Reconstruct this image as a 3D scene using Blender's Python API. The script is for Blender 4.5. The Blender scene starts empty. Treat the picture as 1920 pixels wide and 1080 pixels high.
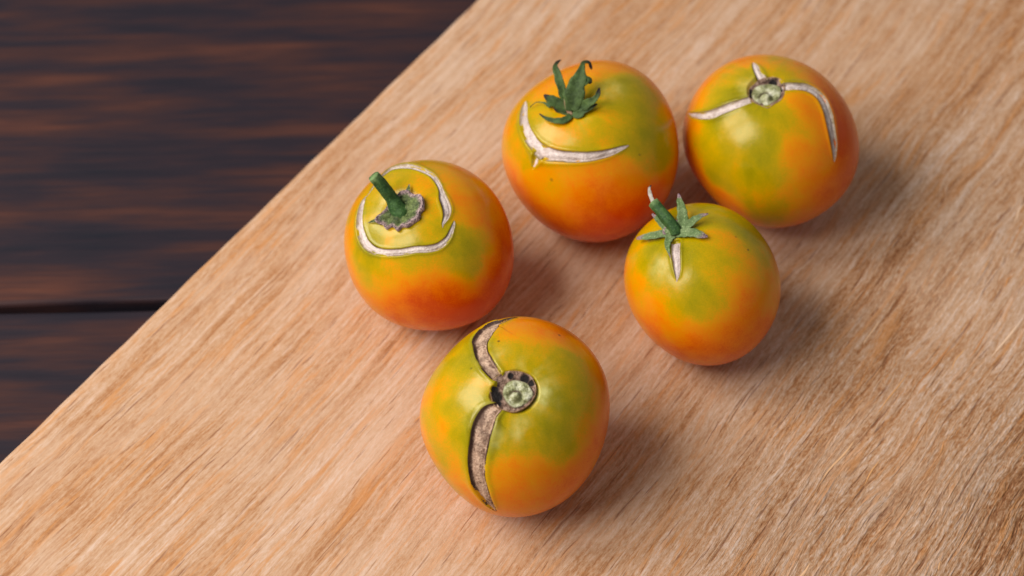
import bpy, math, random
import numpy as np

scene = bpy.context.scene
COL = scene.collection

# ------------------------------------------------------------------ camera
PITCH, DIST = math.radians(50.0), 0.66
cam_data = bpy.data.cameras.new('camera')
cam = bpy.data.objects.new('camera', cam_data)
COL.objects.link(cam)
cam.location = (0.0, -DIST * math.cos(PITCH), DIST * math.sin(PITCH))
cam.rotation_euler = (math.radians(90) - PITCH, 0.0, 0.0)
cam_data.lens, cam_data.sensor_width = 70.0, 36.0
cam_data.clip_start, cam_data.clip_end = 0.02, 50.0
cam_data.dof.use_dof = True
cam_data.dof.focus_distance = 0.592
cam_data.dof.aperture_fstop = 9.0
cam_data.dof.aperture_blades = 7
scene.camera = cam

# ------------------------------------------------------------------ light: soft cool room light and one big two-pane window on the left
world = bpy.data.worlds.new('World')
scene.world = world
world.use_nodes = True
bg = world.node_tree.nodes['Background']
bg.inputs['Color'].default_value = (0.95, 0.97, 1.0, 1)
bg.inputs['Strength'].default_value = 0.26


def window_lamp(name, center, aim, sx, sy, power, color):
    ld = bpy.data.lights.new(name, 'AREA')
    ld.shape, ld.size, ld.size_y, ld.energy, ld.color = 'RECTANGLE', sx, sy, power, color
    o = bpy.data.objects.new(name, ld)
    COL.objects.link(o)
    from mathutils import Vector
    o.location = center
    o.rotation_euler = (Vector(aim) - Vector(center)).to_track_quat('-Z', 'Y').to_euler()
    return o


WIN = (-0.84, -0.17, 0.94)
_n = np.array([0.03, 0, 0.02]) - np.array(WIN)
_side = np.cross(_n, [0, 0, 1.0]); _side /= np.linalg.norm(_side)
for k, off in enumerate((-0.32, 0.30)):
    c = np.array(WIN) + _side * off
    window_lamp('window_light', tuple(c), tuple(c + _n), 0.50, 0.76, 12.7, (1.0, 0.975, 0.935))

scene.view_settings.view_transform = 'Standard'
scene.view_settings.look = 'None'
scene.view_settings.exposure = 0.0
scene.view_settings.gamma = 1.0
scene.render.engine = 'CYCLES'

# ------------------------------------------------------------------ helpers
rng = np.random.default_rng(7)


def mesh_obj(name, verts, faces, mat, parent=None, loc=(0, 0, 0), attrs=None, smooth=True):
    me = bpy.data.meshes.new(name)
    verts = np.asarray(verts, dtype=np.float32)
    faces = np.asarray(faces, dtype=np.int32)
    n, m, k = len(verts), len(faces), faces.shape[1]
    me.vertices.add(n); me.vertices.foreach_set('co', verts.ravel())
    me.loops.add(m * k); me.loops.foreach_set('vertex_index', faces.ravel())
    me.polygons.add(m)
    me.polygons.foreach_set('loop_start', np.arange(0, m * k, k, dtype=np.int32))
    me.polygons.foreach_set('use_smooth', np.full(m, smooth))
    for an, av in (attrs or {}).items():
        a = me.attributes.new(an, 'FLOAT', 'POINT')
        a.data.foreach_set('value', np.asarray(av, dtype=np.float32))
    me.update(calc_edges=True)
    me.validate()
    me.materials.append(mat)
    o = bpy.data.objects.new(name, me)
    COL.objects.link(o)
    o.location = loc
    if parent: o.parent = parent
    return o


def empty(name, loc, label, cat, group=None):
    o = bpy.data.objects.new(name, None)
    o.empty_display_size = 0.01
    COL.objects.link(o)
    o.location = loc
    o['label'], o['category'] = label, cat
    if group: o['group'] = group
    return o


def grid_faces(nu, nv, wrap_v=False):
    """faces of a grid with nu rows and nv columns, index = i*nv+j"""
    i = np.arange(nu - 1)[:, None]
    j = np.arange(nv if wrap_v else nv - 1)[None, :]
    j2 = (j + 1) % nv
    f = np.stack([i * nv + j, i * nv + j2, (i + 1) * nv + j2, (i + 1) * nv + j], -1)
    return f.reshape(-1, 4)


def smooth_curve(P, n):
    """Catmull-Rom through the rows of P, n rows evenly spread by length"""
    P = np.asarray(P, float)
    if len(P) == 2: P = np.array([P[0], (P[0] + P[1]) / 2, P[1]])
    Q = np.vstack([2 * P[0] - P[1], P, 2 * P[-1] - P[-2]])
    out = []
    for k in range(1, len(Q) - 2):
        t = np.linspace(0, 1, 24, endpoint=False)[:, None]
        a, b, c, d = Q[k - 1], Q[k], Q[k + 1], Q[k + 2]
        out.append(.5 * (2 * b + (c - a) * t + (2 * a - 5 * b + 4 * c - d) * t ** 2 + (3 * b - a - 3 * c + d) * t ** 3))
    out = np.vstack(out + [P[-1:]])
    L = np.r_[0, np.cumsum(np.linalg.norm(np.diff(out[:, :3], axis=0), axis=1))]
    s = np.linspace(0, L[-1], n)
    return np.stack([np.interp(s, L, out[:, k]) for k in range(out.shape[1])], -1)


def norm(a):
    return a / np.maximum(np.linalg.norm(a, axis=-1, keepdims=True), 1e-12)


def wobble(P, scale, seed, octaves=3):
    """cheap smooth noise on points, about -1..1"""
    r = np.random.default_rng(seed)
    out = np.zeros(len(P)); amp = 1.0; f = scale; tot = 0
    for o in range(octaves):
        for k in range(4):
            w = norm(r.normal(size=3)) * f
            out += amp * .5 * np.sin(P @ w + r.uniform(0, 6.28) + 1.3 * np.sin(P @ (norm(r.normal(size=3)) * f * .7) + r.uniform(0, 6.28)))
        tot += amp; amp *= .5; f *= 2.1
    return out / tot


class NT:
    """small helper for writing node trees"""
    def __init__(self, name):
        self.m = bpy.data.materials.new(name)
        self.m.use_nodes = True
        self.t = self.m.node_tree
        self.b = self.t.nodes['Principled BSDF']

    def n(self, typ, **kw):
        nd = self.t.nodes.new(typ)
        ins = kw.pop('ins', {})
        for k, v in kw.items(): setattr(nd, k, v)
        for k, v in ins.items(): self.set(nd.inputs[k], v)
        return nd

    def set(self, sock, v):
        if isinstance(v, bpy.types.NodeSocket): self.t.links.new(v, sock)
        elif isinstance(v, bpy.types.Node): self.t.links.new(v.outputs[0], sock)
        else: sock.default_value = v

    def math(self, op, a, b=0.0, c=0.0, clamp=False):
        nd = self.n('ShaderNodeMath', operation=op, use_clamp=clamp)
        for k, v in enumerate((a, b, c)): self.set(nd.inputs[k], v)
        return nd.outputs[0]

    def attr(self, name):
        return self.n('ShaderNodeAttribute', attribute_name=name).outputs['Fac']

    def noise(self, vec, scale, detail=2.0, rough=.5, dist=0.0, out='Fac', lac=2.0):
        nd = self.n('ShaderNodeTexNoise', ins={'Scale': scale, 'Detail': detail, 'Roughness': rough, 'Distortion': dist, 'Lacunarity': lac})
        if vec is not None: self.set(nd.inputs['Vector'], vec)
        return nd.outputs[out]

    def mapping(self, vec, scale=(1, 1, 1), loc=(0, 0, 0), rot=(0, 0, 0)):
        nd = self.n('ShaderNodeMapping', ins={'Scale': scale, 'Location': loc, 'Rotation': rot})
        self.set(nd.inputs['Vector'], vec)
        return nd.outputs[0]

    def ramp(self, fac, stops, interp='LINEAR'):
        nd = self.n('ShaderNodeValToRGB')
        cr = nd.color_ramp; cr.interpolation = interp
        while len(cr.elements) < len(stops): cr.elements.new(.5)
        for e, (p, c) in zip(cr.elements, stops):
            e.position = p
            e.color = (c, c, c, 1) if isinstance(c, (int, float)) else tuple(c) + (1,)
        self.set(nd.inputs[0], fac)
        return nd.outputs[0]

    def mix(self, fac, a, b, blend='MIX'):
        nd = self.n('ShaderNodeMix', data_type='RGBA', blend_type=blend)
        self.set(nd.inputs[0], fac)
        for k, v in ((6, a), (7, b)):
            self.set(nd.inputs[k], tuple(v) + (1,) if isinstance(v, tuple) and len(v) == 3 else v)
        return nd.outputs[2]

    def maprange(self, v, a, b, c, d):
        nd = self.n('ShaderNodeMapRange', clamp=True)
        for k, q in enumerate((v, a, b, c, d)): self.set(nd.inputs[k], q)
        return nd.outputs[0]

    def bump(self, h, strength, dist, normal=None):
        nd = self.n('ShaderNodeBump', ins={'Strength': strength, 'Distance': dist})
        self.set(nd.inputs['Height'], h)
        if normal is not None: self.set(nd.inputs['Normal'], normal)
        return nd.outputs[0]

    def done(self, **kw):
        for k, v in kw.items(): self.set(self.b.inputs[k.replace('_', ' ')], tuple(v) + (1,) if isinstance(v, tuple) and len(v) == 3 and 'Color' in k else v)
        return self.m


def srgb(r, g, b):
    f = lambda c: (c / 255 / 12.92) if c / 255 <= .04045 else ((c / 255 + .055) / 1.055) ** 2.4
    return (f(r), f(g), f(b))


# ------------------------------------------------------------------ materials
def mat_board():
    t = NT('pale_rough_sawn_wood')
    co = t.n('ShaderNodeTexCoord').outputs['Object']
    # grain wanders: bend the cross-grain coordinate with slow noise along the board
    sx = t.n('ShaderNodeSeparateXYZ'); t.set(sx.inputs[0], co)
    w1 = t.noise(t.mapping(co, (9, 16, 9)), 1.0, 2.0)
    w2 = t.noise(t.mapping(co, (55, 110, 30)), 1.0, 2.0)
    rough_zone = t.maprange(t.math('ADD', sx.outputs['Y'], t.math('MULTIPLY', t.math('SUBTRACT', w1, .5), .20)), -.12, .07, 1, 0)
    bend = t.math('ADD', t.math('MULTIPLY', t.math('SUBTRACT', w1, .5), .012), t.math('MULTIPLY', t.math('SUBTRACT', w2, .5), t.math('ADD', .0010, t.math('MULTIPLY', rough_zone, .0016))))
    y2 = t.math('ADD', sx.outputs['Y'], bend)
    cx = t.n('ShaderNodeCombineXYZ'); t.set(cx.inputs[0], sx.outputs['X']); t.set(cx.inputs[1], y2); t.set(cx.inputs[2], sx.outputs['Z'])
    g = cx.outputs[0]
    broad = t.noise(t.mapping(g, (9, 75, 60)), 1.0, 3.0, .55)
    strand = t.noise(t.mapping(g, (85, 640, 300), (3, 1, 0)), 1.0, 5.0, .80, .6)
    line = t.noise(t.mapping(g, (10, 620, 300), (8, 1, 0)), 1.0, 3.0, .6)
    fuzz = t.noise(t.mapping(g, (480, 1250, 900)), 1.0, 4.0, .75)
    honey = t.noise(t.mapping(g, (30, 300, 100), (5, 2, 0)), 1.0, 4.0, .7, 1.1)
    pore = t.noise(t.mapping(g, (44, 860, 400), (11, 3, 0)), 1.0, 3.0, .65, .3)
    ks = t.math('ADD', .28, t.math('MULTIPLY', rough_zone, .30))
    v = t.math('ADD', t.math('MULTIPLY', t.math('SUBTRACT', strand, .5), ks), t.math('MULTIPLY', t.math('SUBTRACT', broad, .5), .20))
    v = t.math('ADD', v, t.math('MULTIPLY', t.math('SUBTRACT', line, .5), .22))
    v = t.math('ADD', v, t.math('MULTIPLY', t.math('SUBTRACT', fuzz, .5), t.math('ADD', .18, t.math('MULTIPLY', rough_zone, .40))))
    v = t.math('ADD', v, .5)
    col = t.ramp(v, [(.34, srgb(122, 70, 36)), (.44, srgb(172, 120, 79)), (.50, srgb(192, 150, 115)), (.55, srgb(203, 167, 140)), (.64, srgb(221, 195, 176))])
    col = t.mix(t.maprange(honey, .52, .64, 0, .62), col, srgb(200, 136, 78))
    wornp = t.noise(t.mapping(g, (20, 55, 30), (4, 9, 1)), 1.0, 4.0, .65)
    col = t.mix(t.math('MULTIPLY', t.maprange(wornp, .48, .66, 0, .42), t.math('SUBTRACT', 1.0, t.math('MULTIPLY', rough_zone, .4))), col, srgb(208, 176, 150))
    pd = t.maprange(t.math('ADD', pore, t.math('MULTIPLY', rough_zone, .025)), .61, .69, 0, .62)
    col = t.mix(pd, col, srgb(118, 64, 34))
    hgt = t.math('ADD', t.math('MULTIPLY', strand, .9), t.math('ADD', t.math('MULTIPLY', line, .6), t.math('MULTIPLY', fuzz, t.math('ADD', .10, t.math('MULTIPLY', rough_zone, .35)))))
    hgt = t.math('ADD', hgt, t.math('MULTIPLY', t.maprange(honey, .52, .64, 0, 1), t.math('MULTIPLY', rough_zone, .35)))
    hgt = t.math('SUBTRACT', hgt, t.math('MULTIPLY', pd, .6))
    st = t.math('ADD', .20, t.math('MULTIPLY', rough_zone, .75))
    nrm = t.bump(hgt, st, .0021)
    return t.done(Base_Color=col, Roughness=.72, Normal=nrm, Specular_IOR_Level=.25)


def mat_fibre():
    t = NT('raised_wood_fibre')
    oi = t.attr('tone')
    col = t.ramp(oi, [(0, srgb(186, 120, 66)), (.5, srgb(212, 158, 104)), (1, srgb(232, 200, 170))])
    return t.done(Base_Color=col, Roughness=.7, Specular_IOR_Level=.25)


def mat_table():
    t = NT('dark_stained_wood')
    co = t.n('ShaderNodeTexCoord').outputs['Object']
    w1 = t.noise(t.mapping(co, (7, 22, 5)), 1.0, 2.0)
    sx = t.n('ShaderNodeSeparateXYZ'); t.set(sx.inputs[0], co)
    y2 = t.math('ADD', sx.outputs['Y'], t.math('MULTIPLY', t.math('SUBTRACT', w1, .5), .005))
    cx = t.n('ShaderNodeCombineXYZ'); t.set(cx.inputs[0], sx.outputs['X']); t.set(cx.inputs[1], y2); t.set(cx.inputs[2], sx.outputs['Z'])
    g = cx.outputs[0]
    a = t.noise(t.mapping(g, (7, 95, 60)), 1.0, 5.0, .62)
    b = t.noise(t.mapping(g, (11, 62, 30), (2, 5, 1)), 1.0, 2.5, .55)
    f = t.noise(t.mapping(g, (40, 600, 300)), 1.0, 3.0, .6)
    v = t.math('ADD', t.math('MULTIPLY', a, .45), t.math('ADD', t.math('MULTIPLY', b, .43), t.math('MULTIPLY', f, .12)))
    col = t.ramp(v, [(.35, (.010, .011, .018)), (.46, (.022, .015, .021)), (.54, (.046, .020, .019)), (.62, (.088, .031, .021)), (.72, (.15, .053, .031))])
    nrm = t.bump(t.math('ADD', a, t.math('MULTIPLY', f, .5)), .25, .002)
    return t.done(Base_Color=col, Roughness=.6, Normal=nrm, Specular_IOR_Level=.14)


def mat_skin():
    t = NT('ripening_tomato_skin')
    co = t.n('ShaderNodeTexCoord').outputs['Object']
    ripe, pale, spot = t.attr('ripe'), t.attr('pale'), t.attr('spot')
    n1 = t.noise(co, 85, 4.0, .62)
    n2 = t.noise(co, 330, 3.0, .6)
    n3 = t.noise(co, 2600, 2.0, .5)
    n4 = t.noise(co, 160, 5.0, .72, .4)
    v = t.math('ADD', ripe, t.math('MULTIPLY', t.math('SUBTRACT', n1, .5), .24))
    v = t.math('ADD', v, t.math('MULTIPLY', t.math('SUBTRACT', n4, .5), .32))
    v = t.math('ADD', v, t.math('MULTIPLY', t.math('SUBTRACT', n3, .5), .34), clamp=True)
    col = t.ramp(v, [(0, (.20, .168, .0005)), (.2, (.32, .250, .0005)), (.40, (.47, .295, .0003)), (.57, (.70, .270, .0001)), (.79, (.76, .172, .0001)), (1, (.62, .068, .0001))])
    pl = t.math('MULTIPLY', pale, t.maprange(n2, .35, .6, .35, 1))
    col = t.mix(t.math('MULTIPLY', pl, .85), col, (.74, .69, .26))
    col = t.mix(spot, col, (.05, .03, .012))
    h = t.math('ADD', t.math('MULTIPLY', n3, .05), t.math('MULTIPLY', n1, .6))
    nrm = t.bump(h, .28, .0012)
    return t.done(Base_Color=col, Roughness=t.maprange(n2, .3, .7, .19, .27), Normal=nrm, Specular_IOR_Level=.62, IOR=1.38, Specular_Tint=(1.0, .90, .60, 1),
                  Subsurface_Weight=.08, Subsurface_Radius=(1.0, .35, .08), Subsurface_Scale=.0035)


def mat_crack(name, mid, mid2, rim, blot, lo, hi, blot_amt, edge=(.72, .90)):
    t = NT(name)
    co = t.n('ShaderNodeTexCoord').outputs['Object']
    s = t.attr('across')
    n1 = t.noise(co, 420, 4.0, .65)
    n2 = t.noise(co, 1700, 3.0, .6)
    e = t.math('ADD', t.math('ABSOLUTE', t.math('ADD', s, lo)), t.math('MULTIPLY', t.math('SUBTRACT', n1, .5), hi))
    col = t.mix(t.maprange(n2, .38, .62, 0, 1), mid, mid2)
    col = t.mix(t.maprange(n1, .54, .66, 0, blot_amt), col, blot)
    rid = t.math('ABSOLUTE', t.math('SUBTRACT', s, t.math('MULTIPLY', t.math('SUBTRACT', t.noise(co, 220, 2.0), .5), 2.2)))
    col = t.mix(t.maprange(rid, 0, .28, .55, 0), col, tuple(min(1, 1.25 * q) for q in mid))
    col = t.mix(t.maprange(rid, .30, .42, 0, .0), col, blot)
    col = t.mix(t.maprange(e, edge[0], edge[1], 0, 1), col, rim)
    n3 = t.noise(co, 150, 3.0, .6)
    col = t.mix(t.maprange(n3, .47, .60, 0, blot_amt * .75), col, tuple(.75 * q for q in blot))
    nrm = t.bump(t.math('ADD', n1, t.math('MULTIPLY', n2, .5)), .75, .0008)
    return t.done(Base_Color=col, Roughness=.62, Normal=nrm, Specular_IOR_Level=.35)


def mat_green(name, a, b, tip, tip_at=.82, hair=.5, tip2=None):
    t = NT(name)
    co = t.n('ShaderNodeTexCoord').outputs['Object']
    al, s = t.attr('along'), t.attr('across')
    n1 = t.noise(co, 380, 4.0, .65)
    n2 = t.noise(co, 1900, 3.0, .65)
    col = t.mix(t.maprange(n1, .36, .64, 0, 1), a, b)
    col = t.mix(t.math('MULTIPLY', t.maprange(n2, .52, .7, 0, 1), hair), col, tuple(min(1, 2.3 * k + .03) for k in b))
    k = t.math('ADD', al, t.math('MULTIPLY', t.math('SUBTRACT', n1, .5), .35))
    tc = t.mix(t.maprange(n2, .4, .6, 0, 1), tip, tip2 or tip)
    col = t.mix(t.maprange(k, tip_at - .1, tip_at + .06, 0, 1), col, tc)
    nrm = t.bump(t.math('ADD', n1, t.math('MULTIPLY', n2, .6)), .55, .0006)
    return t.done(Base_Color=col, Roughness=.62, Normal=nrm, Specular_IOR_Level=.3)


def mat_scar():
    t = NT('green_stem_scar')
    co = t.n('ShaderNodeTexCoord').outputs['Object']
    n1 = t.noise(co, 380, 4.0, .6)
    n2 = t.noise(co, 1300, 3.0, .6)
    rad = t.attr('along')
    col = t.ramp(t.math('ADD', t.math('MULTIPLY', n1, .7), t.math('MULTIPLY', n2, .3)), [(.34, srgb(84, 80, 44)), (.46, srgb(140, 140, 94)), (.55, srgb(184, 182, 146)), (.67, srgb(222, 218, 196))])
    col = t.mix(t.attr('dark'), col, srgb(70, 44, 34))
    col = t.mix(t.maprange(t.math('ADD', rad, t.math('MULTIPLY', t.math('SUBTRACT', n1, .5), .3)), .9, 1.02, 0, .85), col, srgb(96, 72, 48))
    return t.done(Base_Color=col, Roughness=.55, Normal=t.bump(t.math('ADD', n1, t.math('MULTIPLY', n2, .5)), .7, .001), Specular_IOR_Level=.4)


def mat_cork():
    t = NT('brown_cork_ring')
    co = t.n('ShaderNodeTexCoord').outputs['Object']
    n1 = t.noise(co, 520, 4.0, .65)
    n2 = t.noise(co, 2000, 3.0, .6)
    col = t.ramp(n1, [(.36, srgb(58, 36, 30)), (.48, srgb(128, 98, 82)), (.6, srgb(178, 146, 128)), (.7, srgb(205, 176, 152))])
    col = t.mix(t.maprange(n2, .55, .7, 0, .6), col, srgb(60, 40, 34))
    d = t.math('ADD', t.attr('dark'), t.math('MULTIPLY', t.math('SUBTRACT', n1, .5), .7))
    col = t.mix(t.maprange(d, .35, .6, 0, 1), col, srgb(30, 22, 22))
    col = t.mix(t.maprange(t.attr('along'), .93, 1.0, 0, .7), col, srgb(170, 130, 88))
    return t.done(Base_Color=col, Roughness=.65, Normal=t.bump(t.math('ADD', n1, n2), .8, .0008), Specular_IOR_Level=.3)


M_board, M_fibre, M_table, M_skin, M_scar, M_cork = mat_board(), mat_fibre(), mat_table(), mat_skin(), mat_scar(), mat_cork()
M_pale = mat_crack('pale_healed_crack', srgb(222, 206, 198), srgb(196, 176, 168), srgb(138, 116, 62), srgb(172, 146, 130), 0, .30, .6, (.78, 1.0))
M_brown = mat_crack('brown_corky_crack', srgb(200, 168, 142), srgb(148, 114, 94), srgb(58, 34, 25), srgb(100, 70, 54), -.05, .34, .95, (.72, .93))
M_sep_dark = mat_green('dark_green_sepal', srgb(46, 64, 26), srgb(76, 98, 48), srgb(34, 25, 24), .84, .25)
M_sep_dusty = mat_green('dusty_green_sepal', srgb(78, 102, 52), srgb(112, 128, 84), srgb(96, 74, 92), .84, .6, srgb(168, 140, 138))
M_stalk = mat_green('green_stalk', srgb(34, 66, 28), srgb(62, 94, 42), srgb(120, 146, 90), .96, .5)
M_calyx_disc = mat_green('ragged_dry_calyx', srgb(42, 54, 28), srgb(104, 116, 62), srgb(72, 56, 64), .86, .5, srgb(190, 160, 156))
M_shard = mat_green('dry_stalk_shard', srgb(160, 150, 136), srgb(186, 176, 166), srgb(48, 38, 30), .86, .2)
M_stub = mat_green('reddish_stalk_stub', srgb(132, 96, 72), srgb(160, 128, 100), srgb(150, 150, 110), .8, .3)

# ------------------------------------------------------------------ dark table of planks
TZ = -0.022
table = empty('wooden_table', (0, 0, TZ), 'dark stained plank table under the pale wooden board', 'table')
PLANK_ROT = math.radians(2.3)


def plank(y0, y1, seed):
    L0, L1, th, bv = -1.2, 1.2, .024, .0012
    # cross-section with eased long edges
    ys = [y0, y0, y0 + bv * .35, y0 + bv * 1.4, (y0 + y1) / 2, y1 - bv * 1.4, y1 - bv * .35, y1, y1]
    zs = [-th, -bv, -bv * .3, 0, 0, 0, -bv * .3, -bv, -th]
    xs = np.linspace(L0, L1, 60)
    V = []
    for x in xs:
        for k in range(len(ys)):
            e = .0004 * math.sin(x * 31 + seed * 5) + .0003 * math.sin(x * 83 + seed)
            V.append((x, ys[k] + (e if k < 3 or k > 5 else 0), zs[k] + .0002 * math.sin(x * 17 + k + seed)))
    n = len(ys)
    F = grid_faces(60, n, True)
    o = mesh_obj('plank', V, F, M_table, table)
    me = o.data
    import bmesh
    bm = bmesh.new(); bm.from_mesh(me)
    bmesh.ops.holes_fill(bm, edges=[e for e in bm.edges if e.is_boundary])
    bmesh.ops.recalc_face_normals(bm, faces=bm.faces)
    bm.to_mesh(me); bm.free()
    for p in me.polygons: p.use_smooth = False
    return o


SEAM = 0.0178
PW = .1762                                            # plank pitch
for k in range(-4, 4):
    a, b = SEAM + k * PW, SEAM + (k + 1) * PW - .0038
    p = plank(a, b, k)
    p.rotation_euler.z = PLANK_ROT
    p.location.z = -.0001 * (k % 2)

# ------------------------------------------------------------------ pale board
E0, E1 = np.array([-.15849, -.06789]), np.array([-.01509, .14183])
ang = math.atan2(*(E1 - E0)[::-1])
BL, BW, BT = .80, .40, .022
u_ = np.array([math.cos(ang), math.sin(ang)]); v_ = np.array([u_[1], -u_[0]])
bc = E0 + u_ * .20 + v_ * BW / 2                      # board centre; local x runs along the grain, local y to the left long edge
board = empty('wooden_board', (bc[0], bc[1], TZ), 'pale rough-sawn wooden board lying diagonally on the dark planks', 'board')
board.rotation_euler.z = ang


def build_board():
    nx, ny = 420, 200
    xs = np.linspace(-BL / 2, BL / 2, nx)
    ysu = np.linspace(-1, 1, ny)
    # top sheet with eased, slightly worn long edges, then down the sides
    V = []; rows = []
    prof_in = [(0, -BT + .0006), (0, -.0042), (.0004, -.0024), (.0014, -.0009), (.0032, -.0002)]
    for x in xs:
        eL = .00008 * math.sin(x * 47) + .0001 * math.sin(x * 113 + 1) + .00008 * math.sin(x * 290 + 2)
        eR = .0006 * math.sin(x * 41 + 2) + .0004 * math.sin(x * 131)
        row = []
        for dy, z in prof_in: row.append((x, -BW / 2 + dy + eR, z))
        inner = np.linspace(-BW / 2 + .0036, BW / 2 - .0036, ny)
        for y in inner: row.append((x, y, 0))
        for dy, z in prof_in[::-1]: row.append((x, BW / 2 - dy + eL, z))
        rows.append(row)
    A = np.array(rows)
    n = A.shape[1]
    P = A.reshape(-1, 3)
    top = P[:, 2] > -.003
    P[:, 2] += np.where(top, .00012 * wobble(P * np.array([8, 160, 1]), 1.0, 5) , 0)
    P[:, 2] += BT
    F = grid_faces(nx, n, True)[:, ::-1]
    return P, F


Pb, Fb = build_board()
bo = mesh_obj('board_slab', Pb, Fb, M_board, board)
import bmesh
bm = bmesh.new(); bm.from_mesh(bo.data)
bmesh.ops.holes_fill(bm, edges=[e for e in bm.edges if e.is_boundary])
bmesh.ops.recalc_face_normals(bm, faces=bm.faces)
bm.to_mesh(bo.data); bm.free()

# loose curled fibres torn up by the saw, too many to count: one part
def build_fibres(count):
    V, F, tone = [], [], []
    r = np.random.default_rng(21)
    ca, sa = math.cos(-ang), math.sin(-ang)
    for k in range(count):
        wx, wy = r.uniform(-.16, .2), r.uniform(-.13, .15)
        lx, ly = (wx - bc[0]) * ca - (wy - bc[1]) * sa, (wx - bc[0]) * sa + (wy - bc[1]) * ca
        if abs(ly) > BW / 2 - .006: continue
        zone = np.clip((-ly + .02) / .16, .05, 1)
        if r.uniform() > zone: continue
        L = r.uniform(.006, .026); w = r.uniform(.00025, .0006); h = r.uniform(.00006, .00018)
        nseg = 14
        s = np.linspace(0, 1, nseg)
        yy = ly + r.normal() * .0005 * np.sin(s * 4 + r.uniform(0, 6)) + r.normal() * .00018 * np.sin(s * 9 + r.uniform(0, 6)) + (s - .5) * L * r.normal() * .07
        xx = lx + (s - .5) * L
        prof = np.sin(np.pi * np.clip(s, .01, .99)) ** .9
        zz = BT + h * prof * (1 + .3 * np.sin(s * 6 + r.uniform(0, 6))) - .00008
        base = len(V); tv = r.uniform()
        for i in range(nseg):
            ww = w * (.2 + .8 * prof[i])
            V += [(xx[i], yy[i] - ww, BT - .0003), (xx[i], yy[i] - ww * .5, zz[i]), (xx[i], yy[i] + ww * .5, zz[i] - .00003), (xx[i], yy[i] + ww, BT - .0003)]
            tone += [tv] * 4
        for i in range(nseg - 1):
            for j in range(3):
                a = base + i * 4 + j
                F.append((a, a + 1, a + 5, a + 4))
    o = mesh_obj('wood_fibre', V, F, M_fibre, board, attrs={'tone': tone})
    o['kind'] = 'stuff'


build_fibres(600)

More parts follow.
